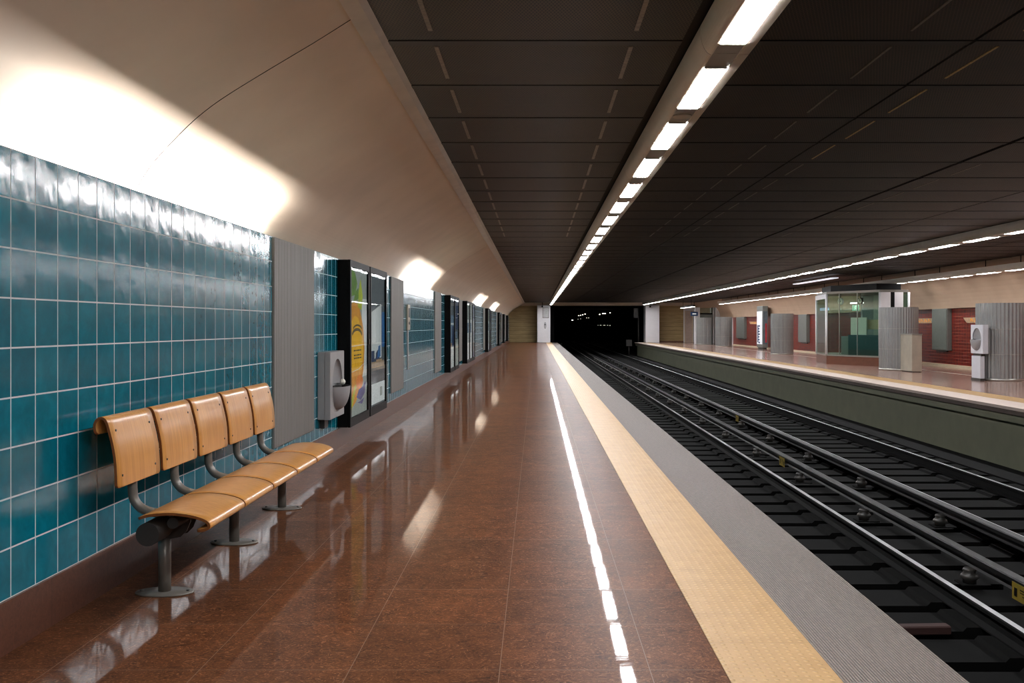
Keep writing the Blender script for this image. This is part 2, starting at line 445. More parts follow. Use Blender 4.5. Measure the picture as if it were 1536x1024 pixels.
# smooth the profile by subdividing
def smooth_prof(p, it=2):
    for _ in range(it):
        q = [p[0]]
        for a, b in zip(p[:-1], p[1:]):
            q += [(a[0] * .75 + b[0] * .25, a[1] * .75 + b[1] * .25), (a[0] * .25 + b[0] * .75, a[1] * .25 + b[1] * .75)]
        p = q + [p[-1]]
    return p
vault('ceiling_vault_left', smooth_prof(VP, 2), Y0, 82, 'curved beige plaster vault above the teal wall', [5.86] + [5.86 + 16.5 * i for i in range(1, 5)])
S('trough_back', MB().box(-2.41, XW - .02, Y0, 82, 1.75, 1.78), M['plaster_in'], 'white bottom of the light trough behind the teal wall top', 'light trough')
# trim rail between vault and mesh ceiling
tx, tz = VP[-1]
mb = MB()
mb.extr([(tx - .03, tz - .035), (tx + .062, tz - .012), (tx + .118, tz + .04), (tx + .118, 3.32), (tx + .10, 3.32), (tx + .10, tz + .048), (tx + .055, tz + .002), (tx - .03, tz - .02)], 'y', Y0, 81.5)
S('trim_8', mb, M['trim_metal'], 'metal edge rail between the beige vault and the dark mesh ceiling', 'edge rail')

# mesh ceiling as one connected relief
HC = 3.21
XB = [-.97, .95, 2.82, 4.76, 6.66, 8.56, 10.46, 12.75]
def ceiling():
    xs = []
    for i, x in enumerate(XB):
        w = .012 if i not in (3,) else .03
        xs += [(x - w, 'e'), (x + w if i != 1 else 1.04, 's')]
    ys = []; y = 5.235 - 10 * 1.197
    while y < 80.5:
        ys += [(y - .008, 'e'), (y + .008, 'f'), (y + .10, 'p')]
        y += 1.197
    mb = MB()
    X = [a for a, _ in xs[1:-1]]; Y = [a for a, _ in ys]
    ids = {}
    def cell(i, j):    # z for cell
        xi = xs[1:-1][i][1]; yj = ys[j][1]
        if xi == 'e' or yj == 'e': return HC + .03, 2
        return (HC, 1) if yj == 'f' else (HC + .004, 0)
    for i in range(len(X) - 1):
        for j in range(len(Y) - 1):
            z, m = cell(i, j)
            mb.quad((X[i], Y[j], z), (X[i + 1], Y[j], z), (X[i + 1], Y[j + 1], z), (X[i], Y[j + 1], z), m)
            if i + 1 < len(X) - 1:
                z2, m2 = cell(i + 1, j)
                if z2 != z: mb.quad((X[i + 1], Y[j], z), (X[i + 1], Y[j + 1], z), (X[i + 1], Y[j + 1], z2), (X[i + 1], Y[j], z2), 2)
            if j + 1 < len(Y) - 1:
                z2, m2 = cell(i, j + 1)
                if z2 != z: mb.quad((X[i], Y[j + 1], z), (X[i + 1], Y[j + 1], z), (X[i + 1], Y[j + 1], z2), (X[i], Y[j + 1], z2), 2)
    o = S('ceiling', mb, [M['mesh'], M['flange'], M['dark']], 'dark expanded metal mesh ceiling in rows of panels', 'ceiling')
    return o, ys
CEIL, cys = ceiling()
rows = [a + .008 for a, t in cys if t == 'e']
for r, y in enumerate([q for q in rows if q > 3.5][:14]):
    for X, mat, w in ((-.66, 'hanger', .028), (.62, 'hanger', .028), (2.33, 'hanger', .016), (3.03, 'hanger_gold' if r < 6 else 'hanger', .016), (5.05, 'hanger', .012)):
        if X > 5 and r < 6: continue
        MB().box(X - w / 2, X + w / 2, y + .14, y + .98, HC - .001, HC + .012).build('hanger_bar', M[mat], CEIL)
S('ceiling_slab', MB().box(-2.6, 15, Y0, 84, 3.34, 3.6), M['dark'], 'dark concrete slab above the mesh ceiling', 'ceiling')

# right hand side
XR = 13.66
S('wall_right', MB().box(XR, XR + .2, 4, 69.5, 0, 2.02), M['red'], 'red tiled wall behind the opposite platform', 'wall')
S('baseboard_right', MB().box(XR - .03, XR, 4, 69.5, 0, .095), M['cream'], 'cream skirting under the red tiles', 'baseboard')
mb = MB()
vr = [(13.5, 1.94), (13.5, 1.99), (13.47, 2.2), (13.38, 2.45), (13.2, 2.72), (12.95, 2.98), (12.82, 3.12), (12.74, 3.26)]
vr = smooth_prof(vr, 1)
mb.loft([[(x, y, z) for x, z in vr + [(12.74, 3.35), (13.8, 3.35), (13.8, 1.94)]] for y in (4, 82)], True, True)
S('ceiling_vault_right', mb, M['plaster_right'], 'beige plaster vault above the red wall', 'vault')
S('wall_right_end', MB().box(XR - .1, XR + .2, 69.5, 82, 0, 2.02), M['white_col'], 'white wall at the far end of the opposite platform', 'wall')

# far end
YE = 81.5
mb = MB(); mb.box(-2.45, 1.0, YE + .6, YE + .9, 0, 3.3)
S('wall_end_left', mb, M['clad'], 'tan stone clad end wall of the near platform', 'wall')
mb = MB(); mb.box(9.0, 12.05, YE + .6, YE + .9, 0, 3.3)
S('wall_end_right', mb, M['clad'], 'tan stone clad end wall of the opposite platform', 'wall')
S('wall_end_right_side', MB().box(12.05, 13.8, YE + .5, YE + .9, 0, 3.3), M['white_col'], 'white end wall right of the tan cladding', 'wall')
S('baseboard_end_right', MB().box(9.95, 12.05, YE + .57, YE + .6, 0, .1), M['kplinth'], 'brown skirting below the tan end wall of the opposite platform', 'baseboard')
S('beam_end', MB().box(-2.2, 13.6, YE - .1, YE + .6, 3.0, 3.34), M['plaster'], 'beige beam across the far end of the station', 'beam')
S('column_near', MB().bbox(.04, 1.1, YE - .9, YE + .55, 0, 3.02, .02), M['white_col'], 'white column at the far end of the near platform', 'column')
S('column_opposite', MB().bbox(8.78, 9.9, YE - .9, YE + .55, 0, 3.02, .02), M['white_col'], 'white column at the tunnel mouth on the opposite platform', 'column')
S('column_opposite_far', MB().bbox(13.2, 13.66, 73.5, 76.2, 0, 3.0, .02), M['white_col'], 'white column against the far wall of the opposite platform', 'column')
# tunnel
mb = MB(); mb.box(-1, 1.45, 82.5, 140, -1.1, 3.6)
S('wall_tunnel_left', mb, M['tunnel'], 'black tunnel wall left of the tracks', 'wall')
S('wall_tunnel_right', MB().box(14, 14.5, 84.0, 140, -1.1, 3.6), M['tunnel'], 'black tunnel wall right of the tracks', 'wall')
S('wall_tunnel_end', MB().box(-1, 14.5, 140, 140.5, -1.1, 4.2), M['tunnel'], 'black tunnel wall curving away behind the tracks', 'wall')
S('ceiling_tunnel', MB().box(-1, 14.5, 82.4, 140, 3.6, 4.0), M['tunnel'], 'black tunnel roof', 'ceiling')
S('floor_tunnel', MB().box(8.4, 14.5, 84, 140, -1.3, -1.1), M['tunnel'], 'black tunnel floor beyond the opposite platform', 'floor')

# tunnel lamps, mounted on the curved far tunnel wall
def at(px, py, y): return ((px - 805) * y / 1500, y, H + (488 - py) * y / 1500)
lamp_mat = emit('tunnel_lamp_glow', (255, 240, 215), 5); lamp_dim = emit('tunnel_lamp_dim', (230, 220, 205), 1.1)
tl = [(858.6, 480, .26, .16, lamp_mat), (868.2, 473.4, .16, .14, lamp_mat), (871, 472.6, .16, .14, lamp_mat), (874.2, 471.8, .16, .14, lamp_mat), (877.6, 470.8, .2, .16, lamp_mat),
      (880, 476.6, .16, .13, lamp_dim), (883, 476.6, .16, .13, lamp_dim), (867, 478.6, .12, .1, lamp_dim), (871, 478, .12, .1, lamp_dim), (899.5, 471.4, .2, .16, lamp_mat), (906, 470.2, .7, .13, lamp_mat), (915.2, 469, .18, .16, lamp_mat),
      (897, 487.6, .12, .08, lamp_dim), (901, 487.6, .3, .08, lamp_dim), (906.5, 487.7, .4, .08, lamp_dim), (911.5, 487.7, .2, .08, lamp_dim), (915, 488, .14, .14, lamp_dim)]
for i, (px, py, w, h, mt) in enumerate(tl):
    x, y, z = at(px, py, 139.9)
    names = ['stands alone lowest left', 'starts the sloping row of four', 'second in the sloping row of four', 'third in the sloping row of four', 'ends the sloping row of four', 'left of the dim pair under the sloping row', 'right of the dim pair under the sloping row', 'dimmest, far left under the sloping row', 'dim, second from left under the sloping row', 'left of the bright bar', 'long bright bar at the upper right', 'right of the bright bar', 'leftmost of the dim low row', 'second of the dim low row', 'third and longest of the dim low row', 'fourth of the dim low row', 'rightmost of the dim low row']
    w *= .75; h *= .7
    t = thing('tunnel_lamp', 'small tunnel lamp in the black tunnel, ' + names[i], 'lamp', (x, y, z), 0, 'lamps deep in the tunnel')
    MB().box(-w / 2 - .03, w / 2 + .03, 0, .1, -h / 2 - .03, h / 2 + .03).build('casing', M['black'], t)
    MB().bbox(-w / 2, w / 2, -.06, 0, -h / 2, h / 2, .02).build('lens', mt, t)

# ---------------------------------------------------------------- light troughs
SEC = 5.241
def light_section(x, y, z, label, group, cover):
    t = thing('light_trough', label, 'ceiling light', (x, y, z), 0, group)
    L = SEC - .006
    # half-round cover on the platform side, lip on the other; local x from -.17 to .17, bottom at z=0
    prof = []
    for i in range(11):
        a = PI / 2 * i / 10
        prof.append((-.045 - .072 * math.cos(a), .15 - .15 * math.sin(a)))
    outer = [(-.117, .175)] + prof
    cov = outer + [(-.045, .02), (-.055, .03), (-.1, .12), (-.1, .175)]
    MB().extr(cov, 'y', .003, L).build('side_cover', M['housing'], t)
    MB().extr([(.115, 0), (.18, .004), (.185, .05), (.185, .175), (.165, .175), (.165, .03), (.115, .02)], 'y', .003, L).build('side_lip', M['housing'], t)
    # aperture plate with three openings (frame strips), recessed 8 mm
    mb = MB(); xs = (-.047, .117); zz = .008
    cuts = [.003]
    for q in range(3):
        a = .31 + q * 1.747; cuts += [a, a + 1.19]
    cuts.append(L)
    for a, b in zip(cuts[0::2], cuts[1::2]):
        mb.box(xs[0], xs[1], a, b, zz, zz + .02)
    for a, b in zip(cuts[1::2], cuts[2::2]):
        mb.box(xs[0], xs[0] + .006, a, b, zz, zz + .06); mb.box(xs[1] - .012, xs[1], a, b, zz, zz + .06)
    mb.build('aperture_plate', M['housing_in'], t)
    for q in range(3):
        a = .31 + q * 1.747
        db = MB().box(xs[0] + .006, xs[1] - .012, a, a + 1.19, -.006, .03); db.m[2] = db.m[4] = 1
        db.build('diffuser', [M['lamp'], M['housing_in']], t)
    MB().box(-.105, .17, .003, L, .15, .175).build('top_tray', M['black'], t)
    if cover:
        mb = MB(); mb.cyl((.035, 1.747 + .31 - .26, .009), (.035, 1.747 + .31 - .26, -.006), .075, n=28); mb.build('access_cover', M['housing'], t)
    return t
near0 = light_section(1.115, 6.1, H + 1.65, 'aluminium light trough with three lit panels over the near platform edge, first from the camera', 'light troughs over the near platform edge', True)
plain = light_section(1.115, 6.1 + SEC, H + 1.65, 'aluminium light trough over the near platform edge, third from the camera', 'light troughs over the near platform edge', False)
for i in range(-2, 14):
    if i in (0, 1): continue
    nm = 'aluminium light trough over the near platform edge, %s from the camera' % ORD[i + 1] if i >= -1 else 'aluminium light trough over the near platform edge behind the camera'
    if i == 13: nm = 'aluminium light trough over the near platform edge, last before the white column'
    dup(plain, (1.115, 6.1 + SEC * i, H + 1.65), nm)
near0['label'] = 'aluminium light trough over near platform edge with round access cover, second from the camera'
SOFT = {}
def soften(root, mat):
    for ch in root.children:
        if ch.name.startswith('diffuser'):
            key = (ch.data.name, mat)
            if key not in SOFT:
                SOFT[key] = ch.data.copy(); SOFT[key].materials[0] = M[mat]
            ch.data = SOFT[key]
for j, i in enumerate(range(0, 14)):
    r = dup(plain, (8.5, 6.1 + SEC * i, H + 1.65), 'aluminium light trough over the opposite platform edge, %s from the camera' % ORD[j], group='light troughs over the opposite platform edge')
    soften(r, 'lamp_soft')
for j, i in enumerate(range(2, 12)):
    r = dup(plain, (12.6, 6.1 + SEC * i, H + 1.46), 'aluminium light trough hung on rods before the beige vault, %s from the camera' % ORD[j], group='light troughs along the red wall')
    soften(r, 'lamp_hung')
    for yy in (1.0, 4.2):
        MB().cyl((0, yy, .19), (0, yy, .45), .012, n=8).build('hanger_rod', M['black'], r)

# cove lamps inside the trough behind the teal wall
def cove(ya, yb, power):
    n = max(1, round((yb - ya) / 1.5)); L = (yb - ya) / n
    for i in range(n):
        ld = bpy.data.lights.new('cove_lamp', 'AREA'); ld.shape = 'RECTANGLE'; ld.size = .03; ld.size_y = L - .12
        ld.energy = power * L; ld.color = (1, .985, .97)
        o = bpy.data.objects.new('cove_lamp', ld); COL.objects.link(o)
        o.location = (-2.335, ya + L * (i + .5), 1.98); o.rotation_euler = (PI, .1, 0)
for a, b in ((4.45, 8.4), (17.3, 21.85), (36.6, 41.8), (49.6, 55.4), (-4.5, -1.5)):
    cove(a, b, 55)

# ---------------------------------------------------------------- wall panels and poster cases on the left wall
def wall_panel(y0, y1, label):
    t = tag(MB().bbox(0, .022, 0, y1 - y0, 0, 1.79, .004).build('metal_wall_panel', M['corr']), label, 'wall panel', 'corrugated panels on the teal wall')
    t.location = (XW, y0, .338)
    return t
for a, b, lb in ((8.46, 9.97, 'tall grey corrugated metal panel on the teal wall beside the wooden bench'),
                 (15.27, 16.67, 'tall grey corrugated panel on the teal wall right after the yellow poster pair'),
                 (21.86, 23.27, 'tall grey corrugated panel at the far end of the second lit teal bay'),
                 (27.7, 29.8, 'grey corrugated panel between the second and third sets of black poster cases'),
                 (41.7, 43.0, 'grey corrugated panel at the far end of the third lit teal bay'),
                 (55.3, 56.4, 'grey corrugated panel at the far end of the fourth lit teal bay'),
                 (62.2, 64.6, 'grey corrugated panel before the next-to-last black poster case'),
                 (69.6, 72.2, 'grey corrugated panel before the last black poster case')):
    wall_panel(a, b, lb)

def pol(mb, pts, w, z0, h, d, m):
    """flat print: pts in unit coords of the sheet (u along y, v up)"""
    mb.face([mb.vert((d, u * w, z0 + v * h)) for u, v in pts], m)
def ell(cx, cy, rx, ry, n=20, a0=0, a1=2 * PI): return [(cx + rx * math.cos(a0 + (a1 - a0) * i / (n - 1)), cy + ry * math.sin(a0 + (a1 - a0) * i / (n - 1))) for i in range(n - (1 if a1 - a0 > 6 else 0))]
def rect(a, b, c, d): return [(a, c), (b, c), (b, d), (a, d)]
ART = {
 'fruit': ('grey', [('pale', rect(.7, 1, .25, .8)), ('gold', [(0, .12), (.12, .06), (.35, .09), (.6, .17), (.8, .3), (.86, .45), (.78, .6), (.62, .7), (.5, .76), (.2, .77), (0, .74)]),
   ('yellow', [(0, .3), (.7, .3), (.8, .45), (.72, .56), (.5, .66), (.3, .68), (0, .62)]),
   ('lime', [(.45, .74), (.68, .72), (.74, .82), (.62, .94), (.55, .9), (.5, .84)]), ('green', [(.02, .8), (.3, .82), (.42, .9), (.3, .97), (.12, .99), (.02, .94)]),
   ('green', [(.2, .76), (.5, .8), (.48, .87), (.3, .84)]), ('orange', ell(.56, .22, .2, .05)), ('violet', [(.36, .12), (.62, .09), (.86, .13), (.92, .22), (.74, .18), (.52, .17)]),
   ('violet', [(.42, .08), (.7, .06), (.84, .1), (.6, .085)]), ('lime', [(.02, .04), (.1, .05), (.36, .2), (.3, .21), (.1, .12)]),
   ('ink', ell(.4, .545, .3, .05, 14, .15, 2.9) + ell(.4, .53, .26, .045, 14, 2.9, .15)), ('ink', ell(.42, .585, .26, .035, 12, .2, 2.9) + ell(.42, .578, .22, .03, 12, 2.9, .2)),
   ('pale', [(0, .468), (.84, .475), (.84, .479), (0, .472)]), ('pale', [(0, .295), (.5, .31), (.8, .34), (.8, .344), (.5, .314), (0, .299)])]
   + [('ink', rect(a, b, v, v + .009)) for v in (.437, .405, .385) for a, b in ((.2, .29), (.31, .36), (.38, .5), (.52, .62))], ),
 'scene': ('slate', [('pale', [(0, .36), (.78, .36), (.78, .78), (0, .7)]), ('blue', rect(.8, 1, .44, .72)), ('navy', rect(.1, .3, .34, .42)), ('navy', [(.32, .3), (.62, .34), (.7, .44), (.5, .42), (.4, .4)]),  # slate sheet top: dark glass reflection put into the print
   ('blue', [(.5, .36), (.72, .37), (.7, .46), (.56, .45)]), ('tan', rect(0, .95, .29, .335)), ('tan', rect(.4, .8, .335, .35)), ('slate', rect(0, 1, .18, .29)), ('white', rect(0, 1, .015, .17)), ('grey', rect(.66, .82, .06, .13))], ),
 'city': ('steelblue', [('pale', rect(0, 1, 0, .3)), ('slate', rect(0, 1, .76, .99)), ('white', rect(.0, 1, .62, .65)), ('navy', rect(.55, 1, .3, .6)), ('tan', rect(0, .5, .3, .36))], ),
 'dusk': ('slate', [('navy', rect(0, 1, .55, .98)), ('grey', rect(0, 1, 0, .4)), ('steelblue', rect(.1, .7, .42, .52))], ),
 'light': ('white', [('grey', rect(0, 1, .72, .99)), ('pale', rect(0, 1, .3, .45)), ('steelblue', rect(.15, .85, .48, .66))], ),
 'night': ('navy', [('slate', rect(0, 1, .1, .4)), ('grey', rect(.2, .8, .5, .7))], ),
}
def poster_case(y0, w, art, label, group):
    z0, h, d = .235, 1.885, .15
    t = thing('poster_case', label, 'poster case', (XW, y0, z0), 0, group)
    fw = .075
    mb = MB(); mb.bbox(.001, d - .03, 0, w, 0, h, .006); mb.build('cabinet', M['black'], t)
    mb = MB()
    for a, b, c, e in ((0, fw, 0, h), (w - fw, w, 0, h)): mb.box(d - .03, d, a, b, c, e)
    mb.box(d - .03, d, fw, w - fw, 0, fw * 1.3); mb.box(d - .03, d, fw, w - fw, h - fw, h)
    mb.build('door_frame', M['black'], t)
    sw, sh = w - 2 * fw, h - 2.3 * fw
    bg, shapes = ART[art][0], ART[art][1]
    mats = [INK[bg]] + [INK[c] for c, _ in shapes]
    mb = MB(); mb.box(0, .004, 0, sw, 0, sh)
    for i, (c, pts) in enumerate(shapes): pol(mb, pts, sw, 0, sh, .0045 + .0004 * i, i + 1)
    p = mb.build('poster', mats, t); p.location = (d - .028, fw, fw * 1.3)
    g = MB().box(d - .012, d - .008, fw, w - fw, fw * 1.3, h - fw).build('glass_pane', M['glass'], t)
    g = MB().box(d - .001, d + .006, w - .055, w - .02, h * .5 - .03, h * .5 + .03).build('latch', M['steel_dark'], t)
    return t
cases = [
 (11.22, 1.29, 'fruit', 'black poster case with a yellow and orange fruit poster, beside the grey bin', 'yellow poster pair'),
 (12.58, 1.38, 'scene', 'black poster case with a white and blue poster, right after the yellow poster', 'yellow poster pair'),
 (24.27, 1.3, 'city', 'black poster case with a blue-grey poster after the second lit teal bay, first of two', 'second set of poster cases'),
 (25.68, 1.32, 'dusk', 'black poster case with a dark poster after the second lit teal bay, second of two', 'second set of poster cases'),
 (30.1, 1.25, 'light', 'black poster case with a whitish poster before the third lit teal bay, first of three', 'third set of poster cases'),
 (31.4, 1.25, 'light', 'black poster case with a whitish poster before the third lit teal bay, second of three', 'third set of poster cases'),
 (32.7, 1.25, 'night', 'black poster case with a dark poster before the third lit teal bay, third of three', 'third set of poster cases'),
 (43.1, 1.4, 'light', 'black poster case after the third lit teal bay with a pale poster', 'fourth set of poster cases'),
 (44.6, 1.4, 'night', 'black poster case after the third lit teal bay with a dark poster', 'fourth set of poster cases'),
 (56.6, 1.4, 'light', 'black poster case after the fourth lit teal bay with a pale poster', 'farthest poster cases'),
 (58.1, 1.4, 'night', 'black poster case after the fourth lit teal bay with a dark poster', 'farthest poster cases'),
 (65.0, 1.4, 'light', 'black poster case next to last before the tan end wall', 'farthest poster cases'),
 (73.0, 1.4, 'light', 'black poster case nearest the tan end wall', 'farthest poster cases'),
]
for c in cases: poster_case(*c)

# slim metal wall fitting in the second bay
t = thing('wall_intercom', 'slim vertical metal intercom plate on the second lit teal bay', 'intercom', (XW, 17.15, 0))
MB().bbox(0, .035, 0, .3, 1.3, 1.74, .006).build('plate', M['stainless'], t)
MB().bbox(.035, .04, .06, .24, 1.52, 1.68, .002).build('speaker_grille', M['steel_dark'], t)
MB().cyl((.035, .15, 1.42), (.046, .15, 1.42), .025, n=16).build('button', M['steel_dark'], t)
MB().bbox(.0, .02, .09, .2, .62, 1.3, .004).build('lower_strip', M['bin'], t)  # pale grey strip running on below the plate

# ---------------------------------------------------------------- litter bin with an oval mouth
def bin_parts(t, W, Hh, D, mat, mat_in):
    """back on x=0, front at x=D, y 0..W, z 0..Hh, front faces +x"""
    MB().bbox(.0, D * .55, 0, W, 0, Hh, .006).build('back_box', mat, t)
    cy, cz, ry, rz = W * .5, Hh * .50, W * .36, Hh * .385
    n = 48; xf = D; xb = D * .57
    mb = MB()
    e = [(cy + ry * math.cos(2 * PI * i / n), cz + rz * math.sin(2 * PI * i / n)) for i in range(n)]
    def onrect(i, y0, y1, z0, z1):
        a = 2 * PI * i / n; dx, dz = math.cos(a), math.sin(a)
        s = min((y1 - y0) / 2 / abs(dx) if abs(dx) > 1e-6 else 9, (z1 - z0) / 2 / abs(dz) if abs(dz) > 1e-6 else 9)
        return ((y0 + y1) / 2 + dx * s, (z0 + z1) / 2 + dz * s)
    # snap the nearest ring points to corners so that the outline is a true rectangle
    def rect_ring(y0, y1, z0, z1):
        r = [onrect(i, y0, y1, z0, z1) for i in range(n)]
        for c in ((y0, z0), (y1, z0), (y1, z1), (y0, z1)):
            j = min(range(n), key=lambda q: (r[q][0] - c[0]) ** 2 + (r[q][1] - c[1]) ** 2); r[j] = c
        return r
    R1 = rect_ring(.006, W - .006, .006, Hh - .006); R0 = rect_ring(0, W, 0, Hh)
    mb.loft([[(xb, y, z) for y, z in R0], [(xf - .006, y, z) for y, z in R0], [(xf, y, z) for y, z in R1], [(xf, y, z) for y, z in e], [(xf - .012, y, z) for y, z in e], [(xb, y, z) for y, z in e]], True, False)
    mb.build('front_shell', mat, t)
    # recessed upper bowl (quarter ellipsoid hollow)
    mb = MB(); rows = 9; cols = 24
    ids = []
    for i in range(rows):
        a = PI / 2 * i / (rows - 1); ring = []
        for j in range(cols + 1):
            p = PI * j / cols
            s = math.cos(a)
            ring.append((xf - .012 - .05 * math.sin(a), cy + ry * math.cos(p) * s, cz + rz * math.sin(p) * s))
        ids.append(ring)
    mb.loft(ids, False, False, 0, True)
    mb.build('recess', mat_in, t)
    # bulging lower bowl, open at its top
    mb = MB(); ids = []
    for i in range(rows + 3):
        a = PI / 2 * i / (rows + 2); ring = []
        for j in range(cols + 1):
            p = PI * j / cols
            zz = cz - .018 - (rz - .018) * math.sin(a); wv = ry * math.cos(a) ** .9
            ring.append((xf - .004 + .13 * math.cos(a) ** .8 * math.sin(p), cy + wv * math.cos(p), zz))
        ids.append(ring)
    mb.loft(ids, False, False, 0, True)
    inner = [[(x - (.008 if x > xf + .012 else 0), y, z) for x, y, z in r] for r in ids[:1]] + [[(xf - .06, y, cz - .09) for x, y, z in ids[0]]]
    mb.loft(inner, False, False, 1)
    mb.build('bowl', [mat_in, M['dark']], t)
    MB().box(xb, xf - .004, cy - ry * .98, cy + ry * .98, cz - .06, cz - .02).build('mouth', M['dark'], t)
t = thing('litter_bin', 'grey steel wall litter bin with an oval mouth beside the yellow poster', 'litter bin', (XW + .002, 10.2, .415))
bin_parts(t, .72, .693, .136, M['bin'], M['bin_in'])
MB().bbox(0, .05, .12, .3, -.1, 0, .005).build('bracket', M['steel_dark'], t)
mb = MB()
random.seed(3); rr = []
for i in range(5):
    a = [(.03 * math.sin(PI * (i + .4) / 5.2)) * (.7 + .5 * random.random()) for _ in range(7)]
    rr.append([(a[q] * math.cos(2 * PI * q / 7), a[q] * math.sin(2 * PI * q / 7) * 1.4, -.02 + .016 * i + .006 * random.random()) for q in range(7)])
mb.loft(rr, True, True)
o = tag(mb.build('crumpled_paper', M['paper']), 'scrap of crumpled white paper sticking out of the litter bin', 'paper'); o.location = (-2.06, 10.62, .765)

# ---------------------------------------------------------------- five-seat bench
BX, BY, PITCH, NS = -1.93, 4.87, .595, 5
bench = thing('platform_bench', 'five-seat bench of curved honey-coloured plywood on grey steel legs by the teal wall', 'bench', (BX, BY, 0))
def shell_strip(prof, y0, y1, t, corner=.03):
    """bent plywood: profile (x,z) thickened, with rounded corners at both profile ends"""
    n = len(prof); nor = []
    for i in range(n):
        a = Vector(prof[max(i - 1, 0)]); b = Vector(prof[min(i + 1, n - 1)]); d = (b - a).normalized(); nor.append((-d.y, d.x))
    ln = [0]
    for a, b in zip(prof[:-1], prof[1:]): ln.append(ln[-1] + math.dist(a, b))
    T = ln[-1]
    mb = MB(); top = []; bot = []
    ny = 8
    for i in range(n):
        e = min(ln[i], T - ln[i]); ins = 0
        if e < corner: ins = corner - math.sqrt(max(0, corner ** 2 - (corner - e) ** 2))
        ya, yb = y0 + ins, y1 - ins
        yy = [ya + (yb - ya) * q / ny for q in range(ny + 1)]
        top.append([(prof[i][0] + nor[i][0] * t / 2, y, prof[i][1] + nor[i][1] * t / 2) for y in yy])
        bot.append([(prof[i][0] - nor[i][0] * t / 2, y, prof[i][1] - nor[i][1] * t / 2) for y in yy])
    mb.loft(top, False, False, 0, True); mb.loft(bot, False, False, 0, True)
    for i in range(n - 1):
        for q in (0, ny): mb.quad(top[i][q], top[i + 1][q], bot[i + 1][q], bot[i][q], 1)
    for i in (0, n - 1):
        for q in range(ny): mb.quad(top[i][q], top[i][q + 1], bot[i][q + 1], bot[i][q], 1)
    return mb
def dense(p, it=2): return smooth_prof(p, it)
seat_p = [(x - BX, z) for x, z in ((-1.945, .436), (-1.935, .4405), (-1.887, .456), (-1.785, .463), (-1.70, .454), (-1.64, .439), (-1.606, .423), (-1.593, .403), (-1.605, .386), (-1.66, .378))]
back_p = [(x - BX, z) for x, z in ((-2.148, .846), (-2.157, .87), (-2.158, .898), (-2.145, .922), (-2.123, .930), (-2.102, .916), (-2.088, .868), (-2.07, .797), (-2.058, .727), (-2.053, .65), (-2.051, .583))]
for i in range(NS):
    y0 = i * PITCH
    s = shell_strip(dense(seat_p), y0, y0 + PITCH - .018, .013, .018).build('seat', [M['wood'], M['wood_edge']], bench)
    b = shell_strip(dense(back_p), y0 + .008, y0 + PITCH - .034, .013, .02).build('backrest', [M['wood'], M['wood_edge']], bench)
    ym = y0 + PITCH * .5 - .01
    mb = MB()
    for yy in (y0 + .07, y0 + PITCH - .1):
        for z_, x_ in ((.64, -2.0455), (.862, -2.079)):
            mb.cyl((x_ - BX - .004, yy, z_), (x_ - BX + .0025, yy, z_), .006, n=10)
    mb.build('screw', M['steel_dark'], b)
    pts = [(-2.108, .80), (-2.096, .7), (-2.086, .6), (-2.084, .52), (-2.078, .485), (-2.058, .455), (-2.035, .435), (-2.0, .421), (-1.95, .412), (-1.87, .404), (-1.80, .401)]
    MB().tube([(x - BX, ym, z) for x, z in dense(pts, 1)], .024, 16).build('back_support', M['steel'], bench)
tot = NS * PITCH
MB().cyl((.012, .055, .350), (.012, tot - .06, .350), .0575, n=32).build('beam', M['steel_dark'], bench)
MB().cyl((.128, .08, .4015), (.128, tot - .08, .4015), .028, n=24).build('front_tube', M['steel_dark'], bench)
for i in (0, 2, 4):
    ym = i * PITCH + PITCH * .5
    l = MB().cyl((.008, ym, .004), (.008, ym, .33), .032, n=24).build('leg', M['steel'], bench)
    mb = MB(); mb.lathe([(0.0, .0), (.148, .0), (.15, .004), (.147, .009), (.033, .012), (0, .012)], 40)
    pl = mb.build('foot_plate', M['steel'], l); pl.location = (.008, ym, 0); pl.scale = (1, .62, 1)
    mb = MB()
    for q in (0, PI): mb.cyl((.12 * math.cos(q), 0, .008), (.12 * math.cos(q), 0, .017), .008, n=8)
    bo = mb.build('bolt', M['steel_dark'], l); bo.location = (.008, ym, 0)
    # curved gusset joining beam and front tube
    gp = [(-.04, .36), (.06, .40), (.15, .405), (.16, .38), (.14, .33), (.11, .30), (.06, .29), (0, .30)]
    MB().extr(gp, 'y', ym - .055, ym - .045).build('gusset', M['steel_dark'], bench)
    MB().extr(gp, 'y', ym + .045, ym + .055).build('gusset', M['steel_dark'], bench)

# ---------------------------------------------------------------- tracks
RZ = -.85
def rail(x, label, y1=139):
    p = [(-.065, RZ - .15), (.065, RZ - .15), (.065, RZ - .138), (.012, RZ - .118), (.01, RZ - .045), (.034, RZ - .035), (.036, RZ - .008), (.026, RZ), (-.026, RZ), (-.036, RZ - .008), (-.034, RZ - .035), (-.01, RZ - .045), (-.012, RZ - .118), (-.065, RZ - .138)]
    mb = MB(); mb.extr([(x + a, b) for a, b in p], 'y', Y0, y1)
    for i, f in enumerate(mb.f[:len(p)]):
        mb.m[i] = 0 if i in (7,) else 1
    mb.m[-1] = 1; mb.m[-2] = 1
    return tag(mb.build('running_rail', [M['rail'], M['rail_side']]), label, 'rail', 'running rails')
rail(2.09, 'steel running rail close under the near platform edge')
rail(3.56, 'shiny steel running rail nearest the camera beyond the near platform edge')
rail(5.13, 'dull running rail just behind the raised conductor rail of the far track')
rail(6.56, 'thin shiny running rail nearest the green pit wall')
